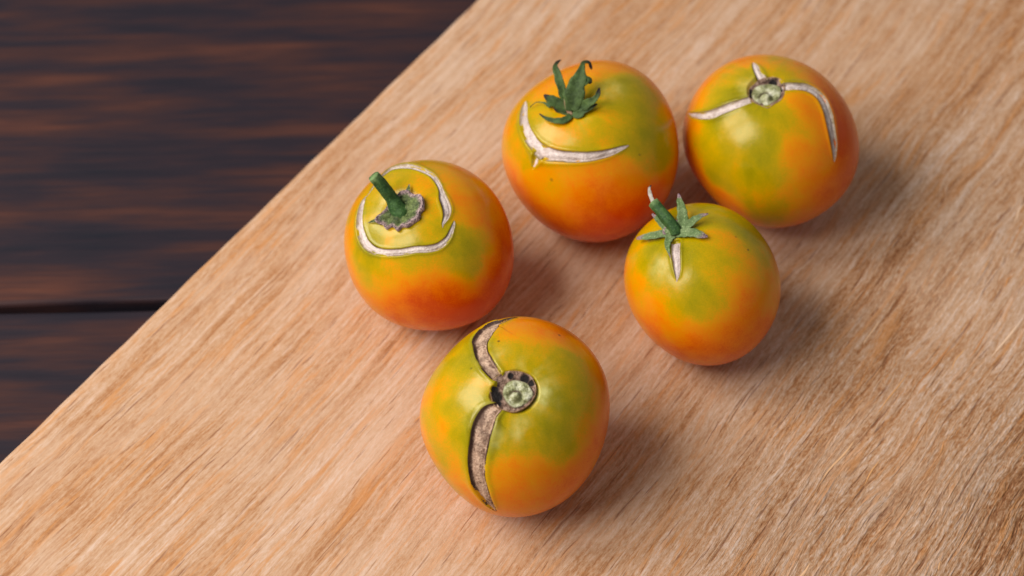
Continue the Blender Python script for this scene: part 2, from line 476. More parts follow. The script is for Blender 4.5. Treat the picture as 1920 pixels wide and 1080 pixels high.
# ------------------------------------------------------------------ tomatoes
# Every direction and point below is measured in metres from the middle of its tomato, world-aligned.
DATA={"t1":{"c":[-0.02651,-0.00431,0.02629],"R":0.02738,"axis":[-0.33598,-0.21891,0.91608],"prof":[0.05,0.1],"w":[0.0416,-0.6584,0.7515],"e1":[0.9991,0.0274,-0.0313],"e2":[-0.0,0.7522,0.659],"F":[[0.0094,0.0],[0.0023,-0.0115],[-0.0058,-0.0302],[-0.0039,-0.0082],[-0.0084,-0.0041],[-0.0017,0.0031]],"cracks":[[[-0.01981,0.00274,0.01813,0.00039],[-0.01764,0.00593,0.0196,0.00069],[-0.01449,0.01124,0.02005,0.00158],[-0.01151,0.0142,0.02019,0.00398],[-0.00862,0.01396,0.02159,0.00393],[-0.0054,0.01209,0.02344,0.00289],[-0.00133,0.00899,0.0251,0.0022],[0.00154,0.00627,0.02576,0.00186],[0.00358,0.00258,0.02606,0.0015],[0.00461,-0.00034,0.02596,0.00157],[0.00535,-0.00334,0.02557,0.00264],[0.00636,-0.00664,0.02471,0.00271],[0.00626,-0.00924,0.02391,0.00192],[0.00533,-0.0115,0.02315,0.00082],[0.00521,-0.01265,0.0226,0.00014]],[[-0.01931,0.00435,0.01843,0.00054],[-0.02034,0.00169,0.01762,0.00243],[-0.021,-0.00374,0.01615,0.00304],[-0.02029,-0.00853,0.01486,0.00343],[-0.01818,-0.01278,0.01425,0.00306],[-0.01413,-0.01611,0.0153,0.00225],[-0.00848,-0.01797,0.01727,0.00208],[-0.00295,-0.01825,0.01884,0.00207],[0.00061,-0.0183,0.01915,0.00218],[0.00415,-0.01746,0.0196,0.00207],[0.00685,-0.01517,0.02071,0.00164],[0.00846,-0.0115,0.02233,0.001],[0.00872,-0.01013,0.02286,0.00022]]],"pig":[[-0.933,-0.236,0.272,0.55,0],[-0.905,-0.062,0.42,0.5,0],[-0.777,-0.524,0.348,0.2,0],[-0.71,-0.68,0.181,0.2,0],[-0.848,-0.522,0.093,0.6,0],[-0.715,-0.695,-0.08,0.7,0],[-0.491,-0.843,0.219,0.65,0],[-0.39,-0.921,0.005,0.85,0],[-0.427,-0.781,0.456,0.45,0],[-0.174,-0.857,0.485,0.85,0],[0.131,-0.88,0.456,0.9,0],[0.322,-0.91,0.261,0.95,0],[-0.078,-0.982,0.172,1,0],[0.218,-0.975,0.029,1,0],[0.501,-0.865,-0.012,1,0],[0.695,-0.711,0.106,1,0],[0.813,-0.52,0.263,0.95,0],[0.898,-0.22,0.38,0.9,0],[0.922,-0.332,0.197,0.95,0],[0.433,-0.678,0.594,0.12,0],[0.523,-0.729,0.443,0.12,0],[0.478,-0.546,0.688,0.2,0],[0.632,-0.539,0.557,0.35,0],[0.639,-0.406,0.653,0.6,0],[0.332,-0.757,0.562,0.35,0],[0.033,-0.785,0.619,0.3,0],[-0.174,-0.788,0.591,0.3,0],[-0.492,-0.724,0.483,0.2,0],[0.602,-0.228,0.766,0.7,0],[0.744,-0.0,0.669,0.8,0],[0.439,-0.115,0.891,0.65,0],[0.331,0.128,0.935,0.6,0],[0.112,0.445,0.889,0.5,0],[-0.102,0.578,0.81,0.45,0],[0.238,-0.54,0.807,0.3,0],[0.054,-0.558,0.828,0.45,0],[0.03,-0.302,0.953,0.5,0],[-0.084,0.082,0.993,0.45,0],[-0.192,0.188,0.963,0.45,0],[-0.403,0.223,0.888,0.4,0],[-0.554,-0.048,0.831,0.3,0.2],[-0.611,-0.26,0.748,0.3,0.2],[-0.283,-0.565,0.775,0.3,0],[-0.499,-0.468,0.729,0.3,0],[0.091,-0.187,0.978,0.45,0],[-0.712,0.05,0.7,0.35,0],[0.67,-0.679,0.299,0.9,0],[0.494,-0.821,0.285,0.6,0]],"spots":[],"stalk":[[-0.00727,-0.00571,0.02061,0.00551],[-0.00796,-0.00572,0.02186,0.00647],[-0.00903,-0.005,0.02323,0.00501],[-0.01057,-0.00343,0.02566,0.00401],[-0.01213,-0.00266,0.02807,0.00384],[-0.01397,-0.00159,0.03053,0.00383],[-0.01607,-0.00056,0.03302,0.00382]],"disc":{"c":[-0.00802,-0.00556,0.0225,0.00028],"rim":[[-0.01556,-0.00786,0.02115,0.0],[-0.01463,-0.00668,0.02148,0.0],[-0.01289,-0.00489,0.02196,0.0],[-0.01075,-0.00187,0.02315,0.0],[-0.00823,-0.00043,0.02516,0.0],[-0.00764,-0.00048,0.02591,0.0],[-0.00553,-0.00095,0.02662,0.0],[-0.00442,-0.00189,0.02623,0.0],[-0.00315,-0.00272,0.02651,0.0],[-0.00157,-0.00356,0.02763,0.0],[-0.0009,-0.00538,0.02739,0.0],[-0.0008,-0.00791,0.02651,0.0],[-0.0019,-0.00878,0.02544,0.0],[-0.00213,-0.01069,0.02511,0.0],[-0.00405,-0.01167,0.02396,0.0],[-0.00568,-0.01265,0.02342,0.0],[-0.00738,-0.01194,0.02242,0.0],[-0.00899,-0.01313,0.02211,0.0],[-0.01047,-0.01095,0.02152,0.0],[-0.01241,-0.0114,0.02078,0.0],[-0.01329,-0.00983,0.02088,0.0],[-0.01553,-0.00874,0.0209,0.0]]},"tips":[[[-0.00597,-0.00126,0.02575,0.00165],[-0.00558,3e-05,0.02637,0.0011],[-0.00536,0.00194,0.02654,0.00022]],[[-0.015,-0.0081,0.02101,0.00137],[-0.01644,-0.00774,0.0202,0.00083],[-0.01821,-0.00704,0.01859,0.00017]]]},"t2":{"c":[0.02576,0.03502,0.02885],"R":0.02966,"axis":[-0.25085,-0.2303,0.94023],"prof":[0.04,0.06],"w":[-0.0389,-0.6933,0.7196],"e1":[0.9992,-0.027,0.028],"e2":[0.0,0.7202,0.6938],"F":[[0.0042,0.0],[0.0269,-0.0005],[-0.0127,-0.0005],[-0.0241,0.0069],[0.0025,-0.0082],[0.0005,0.0012]],"cracks":[[[-0.02139,0.00504,0.01811,0.00059],[-0.02172,0.00066,0.01859,0.00317],[-0.02174,-0.00492,0.01819,0.00357],[-0.02025,-0.01036,0.01769,0.00385],[-0.01786,-0.01455,0.01726,0.00415],[-0.01519,-0.01737,0.01716,0.00463],[-0.01104,-0.01946,0.01805,0.00371],[-0.00571,-0.02091,0.01896,0.00327],[-0.00037,-0.0212,0.01961,0.00285],[0.005,-0.02021,0.02012,0.00226],[0.00922,-0.01844,0.02043,0.00131],[0.01135,-0.01724,0.02047,0.00024]],[[-0.01709,-0.0169,0.01582,0.00353],[-0.01798,-0.01767,0.01385,0.00286],[-0.0191,-0.01841,0.01104,0.00059]]],"pig":[[-0.956,-0.219,0.197,0.55,0],[-0.814,-0.159,0.558,0.5,0],[-0.905,-0.424,0.04,0.7,0],[-0.781,-0.625,0.002,0.75,0],[-0.504,-0.825,0.255,0.6,0],[-0.652,-0.622,0.434,0.45,0],[-0.402,-0.812,0.424,0.55,0],[-0.092,-0.878,0.47,0.75,0],[-0.289,-0.952,0.102,0.8,0],[0.114,-0.956,0.269,0.85,0],[0.315,-0.842,0.437,0.75,0],[0.111,-0.785,0.609,0.6,0],[0.522,-0.721,0.456,0.6,0],[0.626,-0.776,0.083,0.9,0],[0.847,-0.521,0.1,0.75,0],[0.124,-0.984,-0.129,1,0],[-0.276,-0.896,-0.347,0.9,0],[0.422,-0.904,-0.063,0.95,0],[-0.604,-0.768,-0.213,0.8,0],[0.737,-0.483,0.472,0.3,0],[0.85,-0.249,0.465,0.45,0],[0.631,-0.372,0.681,0.2,0],[0.422,-0.331,0.844,0.25,0],[0.524,-0.111,0.844,0.4,0],[0.319,-0.256,0.913,0.3,0],[0.113,-0.432,0.895,0.4,0],[-0.203,-0.451,0.869,0.45,0],[-0.519,-0.228,0.824,0.45,0],[0.028,-0.582,0.813,0.35,0],[0.318,-0.494,0.809,0.35,0],[0.483,-0.622,0.616,0.3,0],[0.201,0.018,0.979,0.2,0.3],[0.362,0.083,0.928,0.1,0],[0.484,0.109,0.868,0.25,0],[0.628,0.062,0.776,0.5,0],[0.128,0.312,0.941,0.7,0],[-0.119,0.373,0.92,0.65,0],[0.33,0.396,0.857,0.7,0],[-0.558,0.186,0.809,0.45,0],[-0.721,0.08,0.688,0.5,0],[0.529,0.366,0.766,0.7,0],[-0.337,0.366,0.867,0.6,0],[0.737,-0.082,0.671,0.5,0],[0.873,-0.04,0.485,0.7,0]],"spots":[[-0.4536,-0.8067,0.3789,0.00096,0.5],[0.5142,-0.6238,0.5886,0.0006,0.6]],"sepals":[[[-0.00824,-0.00561,0.02542,0.00199],[-0.00914,-0.00317,0.02796,0.00232],[-0.01027,-0.00058,0.03128,0.00254],[-0.01146,0.00298,0.03334,0.0021],[-0.01188,0.00516,0.03369,0.00133],[-0.01106,0.00776,0.03304,0.001],[-0.01002,0.00929,0.0325,0.00045]],[[-0.00651,-0.00725,0.02581,0.00265],[-0.00609,-0.00528,0.02819,0.00463],[-0.00546,-0.00335,0.03122,0.00518],[-0.00427,-0.00098,0.0341,0.00352],[-0.00349,0.00163,0.03585,0.00176],[-0.00301,0.00403,0.03628,0.00099],[-0.00123,0.00445,0.03603,0.00079],[-0.00066,0.00378,0.035,0.00084],[-0.00028,0.00317,0.03422,0.00031]],[[-0.00436,-0.00228,0.032,0.00132],[-0.00307,-0.00187,0.03344,0.00264],[-0.00198,-0.00188,0.03406,0.00286],[-0.00111,-0.0021,0.03397,0.00198],[-0.00066,-0.00249,0.03343,0.00066]],[[-0.00825,-0.00637,0.02524,0.00177],[-0.01091,-0.00486,0.02654,0.0031],[-0.01312,-0.00389,0.02744,0.00299],[-0.01478,-0.0029,0.028,0.00155],[-0.01543,-0.00212,0.02817,0.00055]],[[-0.01332,-0.00453,0.02528,0.00155],[-0.01507,-0.00305,0.02521,0.00067],[-0.01639,-0.00226,0.02484,0.00036],[-0.01793,-0.00126,0.02384,0.00031],[-0.01904,-0.00121,0.02277,0.00027],[-0.02003,-0.00134,0.02148,0.00018]],[[-0.00697,-0.00854,0.02523,0.00154],[-0.00876,-0.01024,0.02492,0.00198],[-0.01118,-0.01043,0.02464,0.00198],[-0.01337,-0.00981,0.02448,0.00137],[-0.01535,-0.00885,0.02461,0.00079],[-0.01699,-0.00738,0.02485,0.00035]],[[-0.0052,-0.0077,0.02595,0.00177],[-0.00326,-0.00735,0.02777,0.00308],[-0.00113,-0.00775,0.03002,0.00264],[0.00056,-0.00784,0.03194,0.00175],[0.00153,-0.00672,0.03329,0.00131],[0.00189,-0.00498,0.03402,0.00044]],[[-0.00629,-0.00792,0.02523,0.00155],[-0.00457,-0.00902,0.02602,0.00242],[-0.00305,-0.00872,0.02728,0.00198],[-0.00089,-0.00861,0.02871,0.00154],[0.00128,-0.00815,0.02995,0.00055]]],"stalk":[[-0.00672,-0.00786,0.02456,0.00133],[-0.00782,-0.00613,0.02594,0.00177],[-0.0084,-0.0049,0.02812,0.00155],[-0.00863,-0.00387,0.02957,0.00132]]},"t3":{"c":[0.0866,0.04114,0.02737],"R":0.02893,"axis":[-0.15953,-0.1066,0.98142],"prof":[0.05,0.07],"w":[-0.1287,-0.6916,0.7107],"e1":[0.9917,-0.0898,0.0922],"e2":[0.0,0.7167,0.6974],"F":[[0.0034,0.0],[-0.0058,0.0015],[-0.0027,-0.047],[-0.0003,0.0033],[0.0078,-0.0029],[-0.0034,-0.0044]],"cracks":[[[-0.02836,0.00732,0.00595,0.00036],[-0.02636,-0.00083,0.01285,0.00177],[-0.02231,-0.00526,0.01745,0.00287],[-0.0175,-0.0065,0.02137,0.00309],[-0.01311,-0.00653,0.02382,0.00272],[-0.00971,-0.0059,0.02481,0.00248]],[[0.00081,-0.0018,0.0264,0.00291],[0.00544,-0.00136,0.02653,0.00303],[0.0096,-0.00134,0.02539,0.00346],[0.01308,-0.00313,0.02369,0.00362],[0.0151,-0.00699,0.02186,0.00352],[0.01617,-0.01158,0.01958,0.00327],[0.01697,-0.01557,0.0167,0.0027],[0.0175,-0.01858,0.01363,0.00159],[0.01753,-0.02039,0.01137,0.00032]],[[-0.00512,0.00124,0.02608,0.00312],[-0.0062,0.00423,0.02655,0.00258],[-0.00709,0.0085,0.02605,0.00184],[-0.00747,0.01142,0.02511,0.00043]]],"pig":[[-0.985,-0.13,0.115,0.7,0],[-0.946,-0.298,-0.131,0.8,0],[-0.764,-0.42,-0.49,0.75,0],[-0.884,-0.387,0.263,0.45,0],[-0.713,-0.484,0.507,0.35,0],[-0.532,-0.508,0.678,0.3,0],[-0.378,-0.71,0.594,0.25,0],[-0.204,-0.6,0.773,0.25,0],[-0.238,-0.803,0.546,0.25,0],[-0.122,-0.756,0.643,0.3,0],[-0.655,-0.715,0.245,0.25,0],[-0.422,-0.853,0.306,0.25,0],[-0.184,-0.932,0.312,0.2,0],[-0.404,-0.912,0.075,0.35,0],[-0.583,-0.772,-0.254,0.75,0],[-0.016,-0.985,0.174,0.55,0],[-0.183,-0.974,-0.13,0.5,0],[-0.077,-0.997,-0.011,0.35,0],[0.211,-0.97,-0.118,0.6,0],[0.426,-0.879,-0.214,0.8,0],[0.183,-0.97,0.162,0.6,0],[0.059,-0.786,0.616,0.62,0],[0.262,-0.737,0.623,0.66,0],[0.408,-0.811,0.42,0.75,0],[0.166,-0.519,0.838,0.55,0],[-0.039,-0.473,0.88,0.25,0],[0.222,-0.308,0.925,0.65,0],[0.389,-0.375,0.842,0.7,0],[0.723,-0.305,0.619,0.95,0],[0.807,-0.473,0.353,1,0],[0.713,-0.684,0.155,0.9,0],[0.493,-0.868,0.063,0.85,0],[0.711,-0.082,0.699,0.95,0],[0.567,0.225,0.792,0.8,0],[0.24,0.337,0.91,0.6,0],[0.031,0.402,0.915,0.35,0],[-0.11,0.435,0.894,0.65,0],[0.048,0.171,0.984,0.35,0],[-0.353,0.51,0.784,0.7,0],[-0.514,0.286,0.808,0.35,0],[-0.442,0.109,0.89,0.2,0],[-0.676,0.143,0.723,0.4,0],[-0.835,0.125,0.537,0.65,0],[-0.896,0.292,0.334,0.75,0],[-0.533,-0.073,0.843,0.15,0],[-0.681,-0.105,0.724,0.3,0],[-0.365,-0.045,0.93,0.35,0.4],[-0.34,-0.392,0.855,0.25,0],[-0.201,-0.419,0.886,0.35,0],[-0.621,-0.339,0.707,0.35,0],[-0.907,-0.151,0.394,0.6,0]],"spots":[],"cork":{"c":[-0.00422,-0.00236,0.02441,0.0],"rim":[[-0.01019,-0.0044,0.02507,0.0],[-0.00982,-0.00156,0.02549,0.0],[-0.00797,0.00048,0.02591,0.0],[-0.00656,0.00178,0.02625,0.0],[-0.00402,0.00264,0.02662,0.0],[-0.00098,0.00253,0.02691,0.0],[0.00127,0.0007,0.0269,0.0],[0.00162,-0.00215,0.0266,0.0],[0.00125,-0.00456,0.0263,0.0],[-5e-05,-0.00675,0.02592,0.0],[-0.00214,-0.00823,0.02551,0.0],[-0.00431,-0.00969,0.02509,0.0],[-0.00668,-0.00848,0.02495,0.0],[-0.00865,-0.00694,0.02491,0.0]]},"scar":{"c":[-0.00421,-0.0037,0.02518,0.0],"rim":[[-0.00914,-0.00327,0.02504,0.0],[-0.00803,-0.00091,0.0254,0.0],[-0.00605,0.00022,0.02563,0.0],[-0.00336,0.0005,0.02589,0.0],[-0.00114,-0.00027,0.0261,0.0],[0.00027,-0.0017,0.02616,0.0],[0.00028,-0.00415,0.0259,0.0],[-0.00083,-0.00626,0.02556,0.0],[-0.00281,-0.00752,0.02521,0.0],[-0.00478,-0.00858,0.02492,0.0],[-0.00697,-0.00761,0.02476,0.0],[-0.00874,-0.00574,0.02479,0.0]],"nub":[-0.00458,-0.00543,0.02555,0.0044]},"pits":[[-0.00202,0.00087,0.02634,0.0025],[-0.0094,-0.00266,0.02524,0.00211],[-0.00932,-0.00436,0.02503,0.00134],[0.0004,-0.00232,0.02624,0.00115]]},"t4":{"c":[0.06002,-0.0192,0.0246],"R":0.02509,"axis":[-0.41166,0.07421,0.90831],"prof":[0.03,0.05],"w":[-0.095,-0.6412,0.7614],"e1":[0.9955,-0.0612,0.0727],"e2":[0.0,0.7649,0.6441],"F":[[0.0041,0.0],[0.006,0.0081],[-0.0274,-0.0445],[-0.0075,0.0055],[0.0042,-0.0015],[0.0033,0.0003]],"cracks":[[[-0.00963,-0.00207,0.02194,0.00282],[-0.00989,-0.00494,0.02182,0.00279],[-0.00993,-0.00741,0.02127,0.00258],[-0.00973,-0.01018,0.02022,0.00222],[-0.00966,-0.0124,0.01896,0.00141],[-0.00988,-0.01391,0.01773,0.00024]]],"pig":[[-0.965,-0.1,0.242,0.6,0],[-0.943,-0.332,-0.001,0.65,0],[-0.777,-0.515,-0.362,0.7,0],[-0.484,-0.8,-0.355,0.8,0],[-0.074,-0.966,-0.248,0.8,0],[0.348,-0.934,-0.084,0.85,0],[0.697,-0.716,-0.027,0.85,0],[0.877,-0.451,0.163,0.7,0],[0.926,-0.178,0.334,0.6,0],[-0.857,0.086,0.508,0.5,0],[-0.744,0.173,0.645,0.35,0],[-0.641,-0.122,0.758,0.25,0],[-0.607,-0.372,0.702,0.2,0.3],[-0.28,-0.399,0.873,0.2,0],[-0.392,-0.684,0.615,0.25,0],[-0.301,-0.803,0.514,0.3,0],[-0.127,-0.73,0.672,0.35,0],[0.007,-0.806,0.592,0.35,0],[-0.079,-0.855,0.513,0.4,0],[-0.568,-0.692,0.444,0.65,0],[-0.724,-0.536,0.435,0.5,0],[-0.556,-0.829,0.058,0.75,0],[-0.22,-0.946,0.236,0.75,0],[0.102,-0.916,0.388,0.75,0],[0.438,-0.798,0.414,0.8,0],[0.208,-0.64,0.739,0.55,0],[-0.015,-0.468,0.884,0.45,0],[0.107,-0.24,0.965,0.45,0],[0.342,-0.196,0.919,0.45,0],[0.616,0.153,0.773,0.25,0],[0.516,0.183,0.837,0.25,0],[0.734,0.021,0.678,0.45,0],[0.133,0.197,0.971,0.35,0],[-0.078,0.38,0.922,0.3,0],[0.375,0.284,0.882,0.35,0],[0.527,-0.322,0.786,0.55,0],[0.686,-0.479,0.547,0.65,0],[-0.314,0.263,0.912,0.3,0]],"spots":[[0.5103,-0.1461,0.8475,0.00034,0.8],[0.3534,-0.0087,0.9354,0.00028,0.4]],"sepals":[[[-0.01004,0.00187,0.02239,0.00231],[-0.01258,0.00219,0.02169,0.00304],[-0.01655,0.00238,0.02042,0.00261],[-0.01986,0.00369,0.01807,0.0018],[-0.02124,0.00484,0.01632,0.00064]],[[-0.00953,0.00084,0.02268,0.00231],[-0.00736,0.00015,0.02412,0.00317],[-0.00463,-0.00088,0.02541,0.00322],[-0.00215,-0.00217,0.02574,0.00244],[-0.00031,-0.00259,0.0257,0.00063]],[[-0.0089,0.00217,0.02292,0.00231],[-0.0064,0.00248,0.02475,0.00317],[-0.00385,0.0037,0.02641,0.00274],[-0.00181,0.00479,0.02692,0.00173],[0.00029,0.0054,0.02719,0.00046]],[[-0.00863,0.0022,0.02333,0.0026],[-0.0075,0.00383,0.02497,0.0039],[-0.00769,0.00675,0.0269,0.00332],[-0.00829,0.00976,0.02789,0.00232],[-0.00846,0.01332,0.02766,0.00064]],[[-0.01007,0.0012,0.02229,0.0026],[-0.0117,-0.00029,0.02179,0.00303],[-0.01231,-0.00282,0.02162,0.00207],[-0.01207,-0.00516,0.02146,0.00098],[-0.01151,-0.00731,0.02087,0.00017]],[[-0.0109,0.00168,0.02217,0.00231],[-0.01311,0.0041,0.0225,0.00203],[-0.01504,0.00683,0.02293,0.00174],[-0.01649,0.00953,0.02254,0.00073]]],"stalk":[[-0.00948,0.00148,0.0224,0.00491],[-0.01007,0.00268,0.02366,0.00477],[-0.01234,0.00527,0.02509,0.00463],[-0.01458,0.00814,0.02623,0.0044],[-0.0164,0.01036,0.02701,0.00406]],"shard":[[-0.01651,0.0109,0.02685,0.00128],[-0.01714,0.01437,0.0263,0.00122],[-0.01725,0.01757,0.02542,0.00088],[-0.01658,0.01973,0.0246,0.00053]]},"t5":{"c":[0.00087,-0.07345,0.02744],"R":0.02868,"axis":[0.00149,-0.34241,0.93955],"prof":[0.06,0.06],"w":[-0.0015,-0.5915,0.8063],"e1":[1.0,-0.0009,0.0012],"e2":[0.0,0.8063,0.5915],"F":[[0.0019,0.0],[0.0165,0.0195],[-0.0296,0.021],[-0.0152,0.01],[0.0091,-0.0001],[-0.0054,0.0018]],"cracks":[[[0.00073,0.0213,0.02094,0.00066],[-0.0007,0.02042,0.02156,0.00149],[-0.00192,0.0196,0.02202,0.00225],[-0.00396,0.01802,0.02268,0.00329],[-0.00639,0.01697,0.02252,0.00611],[-0.00839,0.01402,0.02328,0.0065],[-0.00957,0.01085,0.02401,0.00608],[-0.00993,0.00744,0.02475,0.00457],[-0.00949,0.00412,0.02542,0.00397],[-0.00846,0.00096,0.02589,0.00399],[-0.00704,-0.00193,0.02606,0.00377],[-0.00545,-0.00405,0.0259,0.00339]],[[-0.00454,-0.01293,0.02268,0.00274],[-0.00719,-0.01439,0.0217,0.00486],[-0.00866,-0.01639,0.01994,0.00567],[-0.0097,-0.01861,0.01749,0.00591],[-0.01031,-0.02067,0.0148,0.00588],[-0.01077,-0.02235,0.01208,0.0054],[-0.01094,-0.02388,0.00912,0.00519],[-0.01067,-0.02529,0.00596,0.0049],[-0.00981,-0.02663,0.00215,0.00493],[-0.00849,-0.02749,-0.00136,0.00377],[-0.00702,-0.02781,-0.0049,0.0025],[-0.00554,-0.02751,-0.00843,0.00034]]],"pig":[[-0.873,-0.327,0.363,0.47,0],[-0.818,-0.551,0.165,0.47,0],[-0.67,-0.731,-0.127,0.52,0],[-0.401,-0.89,-0.219,0.65,0],[-0.775,0.444,0.45,0.34,0],[-0.594,0.379,0.709,0.3,0],[-0.608,-0.268,0.748,0.35,0],[-0.454,-0.629,0.631,0.3,0],[-0.492,0.673,0.553,0.4,0],[-0.174,0.687,0.706,0.6,0],[0.01,0.372,0.928,0.6,0],[0.17,0.518,0.838,0.75,0],[0.37,0.425,0.826,0.75,0],[0.668,0.347,0.658,0.75,0],[0.842,0.136,0.521,0.75,0],[-0.18,0.163,0.97,0.3,0],[0.093,0.087,0.992,0.45,0],[0.338,0.092,0.937,0.3,0],[0.501,0.016,0.865,0.28,0],[0.679,0.084,0.729,0.42,0],[0.266,-0.308,0.913,0.25,0.9],[0.179,-0.121,0.976,0.3,0.5],[0.287,-0.407,0.867,0.25,0.5],[0.429,-0.277,0.86,0.27,0],[0.634,-0.239,0.735,0.34,0],[0.801,-0.193,0.567,0.5,0],[0.937,-0.14,0.321,0.8,0],[0.39,-0.516,0.762,0.2,0],[0.178,-0.685,0.707,0.25,0],[0.051,-0.693,0.719,0.25,0.4],[-0.033,-0.752,0.659,0.25,0],[0.431,-0.694,0.577,0.26,0],[0.384,-0.827,0.411,0.36,0],[0.709,-0.518,0.478,0.5,0],[0.821,-0.548,0.158,0.7,0],[0.909,-0.366,0.197,0.85,0],[-0.073,-0.913,0.401,0.7,0],[0.091,-0.93,0.356,0.75,0],[0.379,-0.912,0.156,0.75,0],[0.211,-0.974,-0.081,0.75,0],[-0.031,-0.988,-0.152,0.75,0],[0.594,-0.802,0.06,0.8,0],[-0.18,-0.743,0.645,0.15,0.3],[-0.177,-0.886,0.429,0.55,0],[-0.266,0.129,0.955,0.25,0.4],[-0.351,-0.525,0.775,0.25,0.4]],"spots":[[-0.1675,0.2766,0.9463,0.00041,0.9],[0.4385,0.4296,0.7894,0.00036,0.9],[-0.4643,-0.0057,0.8857,0.00035,0.6]],"cork":{"c":[0.00037,-0.00832,0.02314,0.0],"rim":[[-0.00743,-0.00744,0.02459,0.0],[-0.00664,-0.00554,0.02535,0.0],[-0.00517,-0.00428,0.02597,0.0],[-0.00418,-0.00371,0.02627,0.0],[-0.002,-0.00308,0.02667,0.0],[0.00076,-0.00311,0.02678,0.0],[0.00313,-0.00371,0.0266,0.0],[0.00495,-0.0049,0.02613,0.0],[0.00598,-0.00736,0.02514,0.0],[0.00598,-0.00924,0.02436,0.0],[0.00518,-0.01093,0.02366,0.0],[0.0037,-0.01252,0.02301,0.0],[0.00154,-0.01385,0.02249,0.0],[-0.00062,-0.01437,0.0223,0.0],[-0.00259,-0.01394,0.02245,0.0],[-0.00455,-0.01353,0.02256,0.0],[-0.00613,-0.01234,0.02293,0.0],[-0.00702,-0.00981,0.0238,0.0]]},"scar":{"c":[0.00076,-0.0092,0.02365,0.0],"rim":[[-0.00358,-0.00699,0.02465,0.0],[-0.002,-0.00551,0.02531,0.0],[-3e-05,-0.00499,0.0256,0.0],[0.00195,-0.0054,0.02549,0.0],[0.00372,-0.00621,0.02524,0.0],[0.00529,-0.00833,0.02445,0.0],[0.00548,-0.00984,0.02385,0.0],[0.0039,-0.0117,0.02306,0.0],[0.00193,-0.01282,0.02259,0.0],[-0.00023,-0.0134,0.02238,0.0],[-0.002,-0.0124,0.02268,0.0],[-0.00318,-0.01082,0.02318,0.0],[-0.00387,-0.00889,0.02389,0.0]],"nub":[0.00017,-0.0103,0.0238,0.00374]},"pits":[[-0.00545,-0.00979,0.02378,0.00355],[-0.00575,-0.00786,0.02449,0.00217],[-0.00121,-0.00425,0.02609,0.00158],[0.00274,-0.00515,0.02582,0.00257],[0.00471,-0.00633,0.02541,0.00178],[-0.00475,-0.01173,0.0231,0.00177]]}}


def radius(D, t):
    ax = np.array(t['axis']); c = np.clip(D @ ax, -1, 1); th = np.arccos(c)
    ob, dim = t['prof']
    r = 1 - ob * c ** 2 - dim * np.exp(-(th / .22) ** 2) - .02 * np.exp(-((np.pi - th) / .3) ** 2)
    w, e1, e2 = (np.array(t[k]) for k in ('w', 'e1', 'e2'))
    ph = np.arctan2(D @ e2, D @ e1); s = 1 - (D @ w) ** 2
    f = np.zeros(len(D))
    for k, (a, b) in enumerate(t['F']): f += a * np.cos(k * ph) + b * np.sin(k * ph)
    return t['R'] * r * (1 + f * s)


def seg_dist(P, C):
    """distance of points P to the polyline C[:, :3] and half width there"""
    best = np.full(len(P), 1e9); hw = np.full(len(P), 1e-4)
    for a, b in zip(C[:-1], C[1:]):
        ab = b[:3] - a[:3]; tt = np.clip(((P - a[:3]) @ ab) / max(ab @ ab, 1e-14), 0, 1)
        q = np.linalg.norm(P - a[:3] - tt[:, None] * ab, axis=1)
        m = q < best
        best[m] = q[m]; hw[m] = ((a[3] + (b[3] - a[3]) * tt) / 2)[m]
    return best, hw


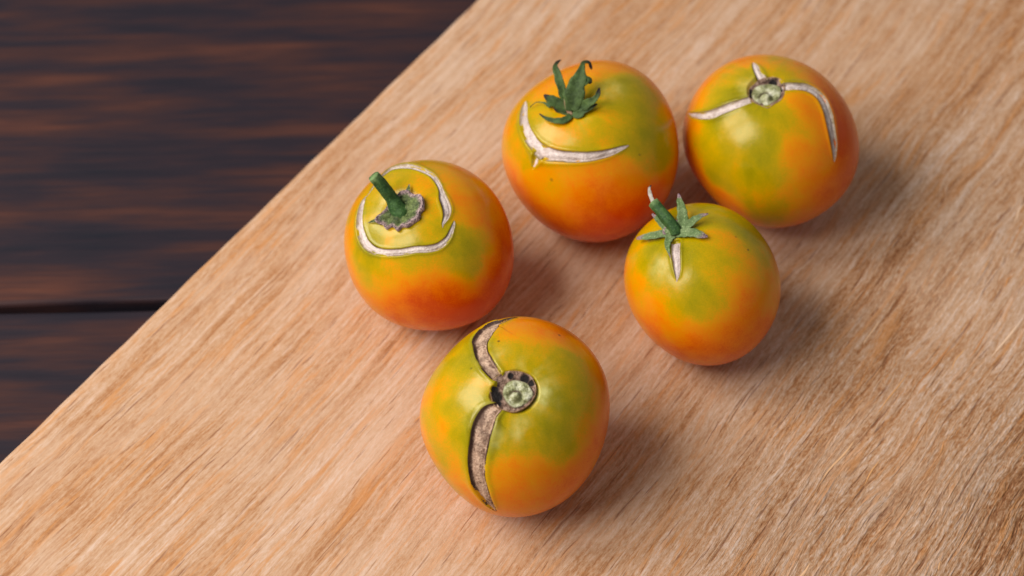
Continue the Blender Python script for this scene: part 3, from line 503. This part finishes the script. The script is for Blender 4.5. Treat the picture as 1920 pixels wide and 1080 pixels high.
def build_skin(t, root, bowls, seed):
    ax = np.array(t['axis'])
    e = norm(np.cross(ax, [.3, .9, .1])); g = np.cross(ax, e)
    nt, npH = 330, 460
    s = np.linspace(0, 1, nt)
    th = np.pi * (.62 * s + .38 * s ** 2); th[0] = 1e-3; th[-1] = np.pi - 1e-3
    ph = np.linspace(0, 2 * np.pi, npH, endpoint=False)
    TH, PH = np.meshgrid(th, ph, indexing='ij')
    D = (np.sin(TH)[..., None] * (np.cos(PH)[..., None] * e + np.sin(PH)[..., None] * g) + np.cos(TH)[..., None] * ax).reshape(-1, 3)
    r = radius(D, t); P = D * r[:, None]
    disp = t['R'] * .004 * wobble(D, 3.2, seed)
    lipm = np.zeros(len(D))
    for c in t['curves']:
        mid = norm(c[:, :3].mean(0)); lim = (norm(c[:, :3]) @ mid).min() - .25
        idx = np.where(D @ mid > lim)[0]
        q, hw = seg_dist(P[idx], c)
        k = q / np.maximum(hw, 2e-4)
        dep = np.minimum(.55 * hw, .0011)
        groove = -dep * np.clip(1 - (k / 1.05) ** 4, 0, 1)
        lip = np.minimum(.14 * hw, .00026) * np.exp(-((k - 1.35) / .38) ** 2) * (k > .9)
        sw = np.minimum(.14 * hw, .0003) * np.exp(-((k - 1.2) / 1.3) ** 2) * (k > .95)
        disp[idx] += groove + lip + sw
        lipm[idx] = np.maximum(lipm[idx], np.exp(-((k - 1.3) / .7) ** 2) * (hw > 3e-4))
    bw = np.zeros(len(D))
    for (c, rad, dep) in bowls:
        q = np.linalg.norm(P - np.array(c), axis=1)
        bw = np.maximum(bw, dep * np.clip(1 - (q / rad) ** 4, 0, 1))
    P = D * (r + disp - bw)[:, None]
    pg = np.array(t['pig'])
    dirs = norm(pg[:, :3]); val = pg[:, 3]; pal = pg[:, 4]
    num = np.zeros(len(D)); den = np.zeros(len(D)); pn = np.zeros(len(D))
    far = .55 + .3 * np.clip(1 - (D @ ax + 1) / 2, 0, 1) * 1.2          # the unseen rest: orange, redder away from the stem
    den += .012; num += .012 * far
    for k in range(len(dirs)):
        d2 = 2 * (1 - D @ dirs[k]); w = np.exp(-d2 / (2 * .135 ** 2))
        num += w * val[k]; den += w; pn = np.maximum(pn, pal[k] * np.exp(-d2 / (2 * .095 ** 2)))
    ripe = num / den; pale = pn
    cx, cy = D @ e, D @ g
    az = np.arctan2(cy, cx)
    mott = wobble(D, 9, seed + 40, 4) * .14 + wobble(np.stack([np.cos(az) * 7, np.sin(az) * 7, (D @ ax) * 2.5], -1), 1.6, seed + 60, 4) * .13
    pale = pale * np.clip(.8 + 1.2 * wobble(D, 14, seed + 80), 0, 1.3)
    mott = np.where(mott < 0, mott * .7, mott)
    ripe = ripe + mott * np.clip(1.15 - ripe, .3, 1)
    ripe = ripe - .15 * lipm                                             # skin stays greener along a healed crack
    spot = np.zeros(len(D))
    for q in t['spots']:
        dd = np.linalg.norm(D - np.array(q[:3]), axis=1) * t['R']
        spot = np.maximum(spot, q[4] * np.exp(-(dd / max(q[3] * .6, .0004)) ** 4))
    F = grid_faces(nt, npH, True)
    o = mesh_obj('tomato_skin', P, F, M_skin, root, attrs={'ripe': ripe, 'pale': np.clip(pale, 0, 1), 'spot': spot})
    o.location = (0, 0, t['c'][2])
    return o, P[:, 2].min()


def build_crack(t, root, c, mat, label=None):
    m = 19
    p = c[:, :3]; hw = c[:, 3] / 2
    tg = norm(np.gradient(p, axis=0)); nr = norm(p); sd = norm(np.cross(nr, tg))
    S = np.linspace(-1.05, 1.05, m)
    wL, wR = 1 + .11 * wobble(p, 620, 3, 3), 1 + .11 * wobble(p, 620, 9, 3)
    V = np.zeros((len(p), m, 3)); al = np.zeros((len(p), m)); ac = np.zeros((len(p), m))
    for j, s in enumerate(S):
        q = p + sd * (hw * (wL if s < 0 else wR) * s)[:, None]
        dq = norm(q); rr = radius(dq, t)
        k = abs(s)
        dep = np.minimum(hw * .40, .0007)
        h = np.where(k > .78, -dep + (dep + np.minimum(.14 * hw, .00026) * .5 + np.minimum(.14 * hw, .0003) + .00005) * np.minimum((k - .78) / .2, 1), -dep + dep * .7 * (1 - (k / .78) ** 2))
        h = h + np.minimum(hw * .12, .00016) * wobble(q, 1500, 11) * (k < .9)
        V[:, j] = dq * (rr + h)[:, None]
        al[:, j] = np.linspace(0, 1, len(p)); ac[:, j] = s
    o = mesh_obj('healed_crack', V.reshape(-1, 3), grid_faces(len(p), m), mat, root, loc=(0, 0, t['c'][2]), attrs={'along': al.ravel(), 'across': ac.ravel()})
    if label: o['label'] = label
    return o


def build_leaf(name, t, parent, pts, mat, thick=.16, cup=.16, seed=0, round_=False, n=34, loc_z=True):
    c = smooth_curve(pts, n); p = c[:, :3]; w = np.maximum(c[:, 3], 1e-4)
    tg = norm(np.gradient(p, axis=0))
    ref = norm(norm(p) * .45 + np.array(t['w']) * .55)
    sd = norm(np.cross(tg, ref)); nr = norm(np.cross(sd, tg))
    m = 16
    A = np.linspace(0, 2 * np.pi, m, endpoint=False)
    V = np.zeros((n, m, 3)); al = np.zeros((n, m)); ac = np.zeros((n, m))
    ed = 1 + (.05 if round_ else .10) * wobble(p, 1400, seed) 
    for j, a in enumerate(A):
        s, q = math.cos(a), math.sin(a)
        tk = (.5 if round_ else thick)
        hgt = q * tk * w + (0 if round_ else cup * w * (s * s) - .06 * w * math.exp(-(s / .25) ** 2) * (q > 0))
        sw = w * .5 * s * ed * (1 + (0 if round_ else .06 * np.sin(np.arange(n) * .9 + seed + (3 if s > 0 else 0))))
        if round_:
            rg = 1 + .07 * math.cos(5 * a + seed); hgt = hgt * rg; sw = sw * rg
        hgt = hgt + w * .05 * wobble(p + s * .003, 1500, seed + 5)
        V[:, j] = p + sd * sw[:, None] + nr * hgt[:, None]
        al[:, j] = np.linspace(0, 1, n); ac[:, j] = s
    V = V.reshape(-1, 3); F = grid_faces(n, m, True)
    # close both ends with a fan
    c0, c1 = len(V), len(V) + 1
    V = np.vstack([V, V[:m].mean(0), V[(n - 1) * m:n * m].mean(0)])
    fan = [(c0, (j + 1) % m, j, j) for j in range(m)] + [(c1, (n - 1) * m + j, (n - 1) * m + (j + 1) % m, (n - 1) * m + (j + 1) % m) for j in range(m)]
    al = np.r_[al.ravel(), 0, 1]; ac = np.r_[ac.ravel(), 0, 0]
    me = bpy.data.meshes.new(name)
    faces = [tuple(int(k) for k in f) for f in F] + [tuple(int(k) for k in f[:3]) for f in fan]
    me.from_pydata([tuple(map(float, q)) for q in V], [], faces)
    for an, av in (('along', al), ('across', ac)):
        at = me.attributes.new(an, 'FLOAT', 'POINT'); at.data.foreach_set('value', np.asarray(av, np.float32))
    me.polygons.foreach_set('use_smooth', np.ones(len(me.polygons), bool))
    me.update(); me.materials.append(mat)
    o = bpy.data.objects.new(name, me); COL.objects.link(o); o.parent = parent
    if loc_z: o.location = (0, 0, t['c'][2])
    return o


def build_disc(name, t, parent, d, mat, height, noise_amp, nub=None, pits=None, nr=34, nph=120, seed=0, skirt=.0012, lumps=0, loc_z=True):
    rim = np.array([q[:3] for q in d['rim']]); c = np.array(d['c'][:3])
    closed = np.vstack([rim, rim[:1]])
    per = smooth_curve(closed, nph + 1)[:-1]
    ax = np.array(t['axis'])
    rho = np.linspace(.004, 1, nr)
    V = []; al = []; dk = []
    for r in rho:
        q = c + (per - c) * r
        h = height(r) + noise_amp * wobble(q, 1300, seed) * (1 - .6 * r)
        ph = np.linspace(0, 2 * np.pi, nph, endpoint=False)
        if lumps: h = h + lumps * np.cos(5 * ph + seed + 2 * np.sin(ph)) * math.exp(-((r - .68) / .22) ** 2)
        dark = np.zeros(nph)
        if nub is not None:
            nq = np.array(nub[:3]); dist = np.linalg.norm(q - nq + ax * ((q - nq) @ ax)[:, None] * -1, axis=1) / (nub[3] / 2)
            h = h + .0010 * np.exp(-(dist / .62) ** 4) - .0005 * np.exp(-((dist - 1.0) / .25) ** 2)
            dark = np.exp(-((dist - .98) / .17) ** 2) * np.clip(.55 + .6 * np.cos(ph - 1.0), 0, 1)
        if pits is not None:
            for pt in pits:
                pq = np.array(pt[:3]); dq = q - pq; dq = dq - (dq @ ax)[:, None] * ax
                k = np.linalg.norm(dq, axis=1) / (pt[3] / 2)
                e = np.exp(-k ** 4)
                h = h - .0003 * e; dark = np.maximum(dark, np.exp(-(k / 1.25) ** 2))
        V.append(q + ax * np.asarray(h)[:, None]); al.append(np.full(nph, r)); dk.append(dark)
    V.append(per - ax * skirt); al.append(np.ones(nph)); dk.append(dk[-1] * 0)
    V = np.vstack(V)
    o = mesh_obj(name, V, grid_faces(nr + 1, nph, True), mat, parent, loc=(0, 0, t['c'][2]) if loc_z else (0, 0, 0),
                 attrs={'along': np.concatenate(al), 'across': np.zeros(len(V)), 'dark': np.concatenate(dk)})
    return o


LABELS = {
    't1': 'orange tomato with a smooth green stalk and pale crack circling it, nearest the dark table',
    't2': 'yellow-orange tomato with upright curled sepals and a smile-shaped white crack',
    't3': 'orange tomato with bare pale stem scar and thin lilac cracks, rearmost on the right',
    't4': 'small orange tomato with star-shaped dusty green calyx above one short straight crack',
    't5': 'frontmost tomato split by a wide brown corky crack through its bare stem scar',
}
for i, key in enumerate(('t5', 't4', 't1', 't2', 't3')):
    t = DATA[key]
    t['curves'] = [smooth_curve(c, max(20, int(sum(np.linalg.norm(np.diff(np.array(c)[:, :3], axis=0), axis=1)) / .0006))) for c in t['cracks']]
    root = empty('tomato', (t['c'][0], t['c'][1], 0), LABELS[key], 'tomato', 'cracked tomatoes on the pale board')
    if key == 't5':
        sc = np.array(t['scar']['c'][:3])
        t['scar']['rim'] = [list(sc + (np.array(q[:3]) - sc) * .93) for q in t['scar']['rim']]
    bowls = []
    if 'cork' in t:
        c = np.array(t['cork']['c'][:3]); rr = np.array([q[:3] for q in t['cork']['rim']])
        rad = np.linalg.norm(rr - c, axis=1).mean()
        bowls.append((norm(c) * np.linalg.norm(rr, axis=1).mean(), rad * 1.02, .0034))
    for pt in t.get('pits', []):
        bowls.append((norm(np.array(pt[:3])) * np.linalg.norm(rr, axis=1).mean(), pt[3] / 2 * 1.15, .0022))
    skin, zmin = build_skin(t, root, bowls, 10 + i)
    root.location.z = -(t['c'][2] + zmin) + .0001
    for c in t['curves']:
        build_crack(t, root, c, M_brown if key == 't5' else M_pale)
    if key in ('t5', 't3'):
        build_disc('cork_ring', t, root, t['cork'], M_cork, lambda r: -.0006 * (1 - r ** 3), .0005, pits=t['pits'], seed=3)
        build_disc('stem_scar', t, root, t['scar'], M_scar, lambda r: .0006 * (1 - r ** 4), .00045, nub=t['scar']['nub'], seed=8 + i, skirt=.002, lumps=.0002)
    if key == 't2':
        cal = build_disc('calyx', t, root, dict(c=t['sepals'][0][0], rim=[list(np.array(t['sepals'][0][0][:3]) * .97 + .0042 * (math.cos(a) * np.array(t['e1']) + math.sin(a) * np.array(t['e2'])) * (1 + .2 * math.sin(3 * a))) for a in np.linspace(0, 6.283, 18)[:-1]]), M_sep_dark, lambda r: .0012 * (1 - r ** 2), .0002, seed=4)
        for k, sp in enumerate(t['sepals']):
            o = build_leaf('sepal', t, cal, [list(q[:3]) + [q[3] * (1.3 if k == 1 else 1.1)] for q in sp], M_sep_dark, seed=k, loc_z=False)
        build_leaf('stalk_stub', t, cal, t['stalk'], M_stub, seed=2, round_=True, loc_z=False)
    if key == 't4':
        cal = build_disc('calyx', t, root, dict(c=t['stalk'][0], rim=[list(np.array(t['stalk'][0][:3]) * .985 + .0040 * (math.cos(a) * np.array(t['e1']) + math.sin(a) * np.array(t['e2'])) * (1 + .15 * math.sin(5 * a))) for a in np.linspace(0, 6.283, 18)[:-1]]), M_sep_dusty, lambda r: .0012 * (1 - r ** 2), .0002, seed=4)
        for k, sp in enumerate(t['sepals']):
            build_leaf('sepal', t, cal, [list(q[:3]) + [q[3] * .85] for q in sp], M_sep_dusty, seed=k + 20, loc_z=False)
        build_leaf('stalk', t, cal, [list(q[:3]) + [q[3] * (.84 if key == 't4' else 1.04)] for q in t['stalk']], M_stalk, seed=2, round_=True, loc_z=False)
        build_leaf('dry_shard', t, cal, t['shard'], M_shard, seed=2, thick=.2, cup=.05, loc_z=False)
    if key == 't1':
        cal = build_disc('calyx', t, root, t['disc'], M_calyx_disc, lambda r: .0012 * (1 - r) ** 1.5 + .0006 * r ** 6, .0007, seed=6, lumps=.0004)
        for k, sp in enumerate(t['tips']):
            build_leaf('sepal', t, cal, sp, M_calyx_disc, seed=k, loc_z=False)
        build_leaf('stalk', t, cal, [list(q[:3]) + [q[3] * (.84 if key == 't4' else 1.04)] for q in t['stalk']], M_stalk, seed=5, round_=True, loc_z=False)
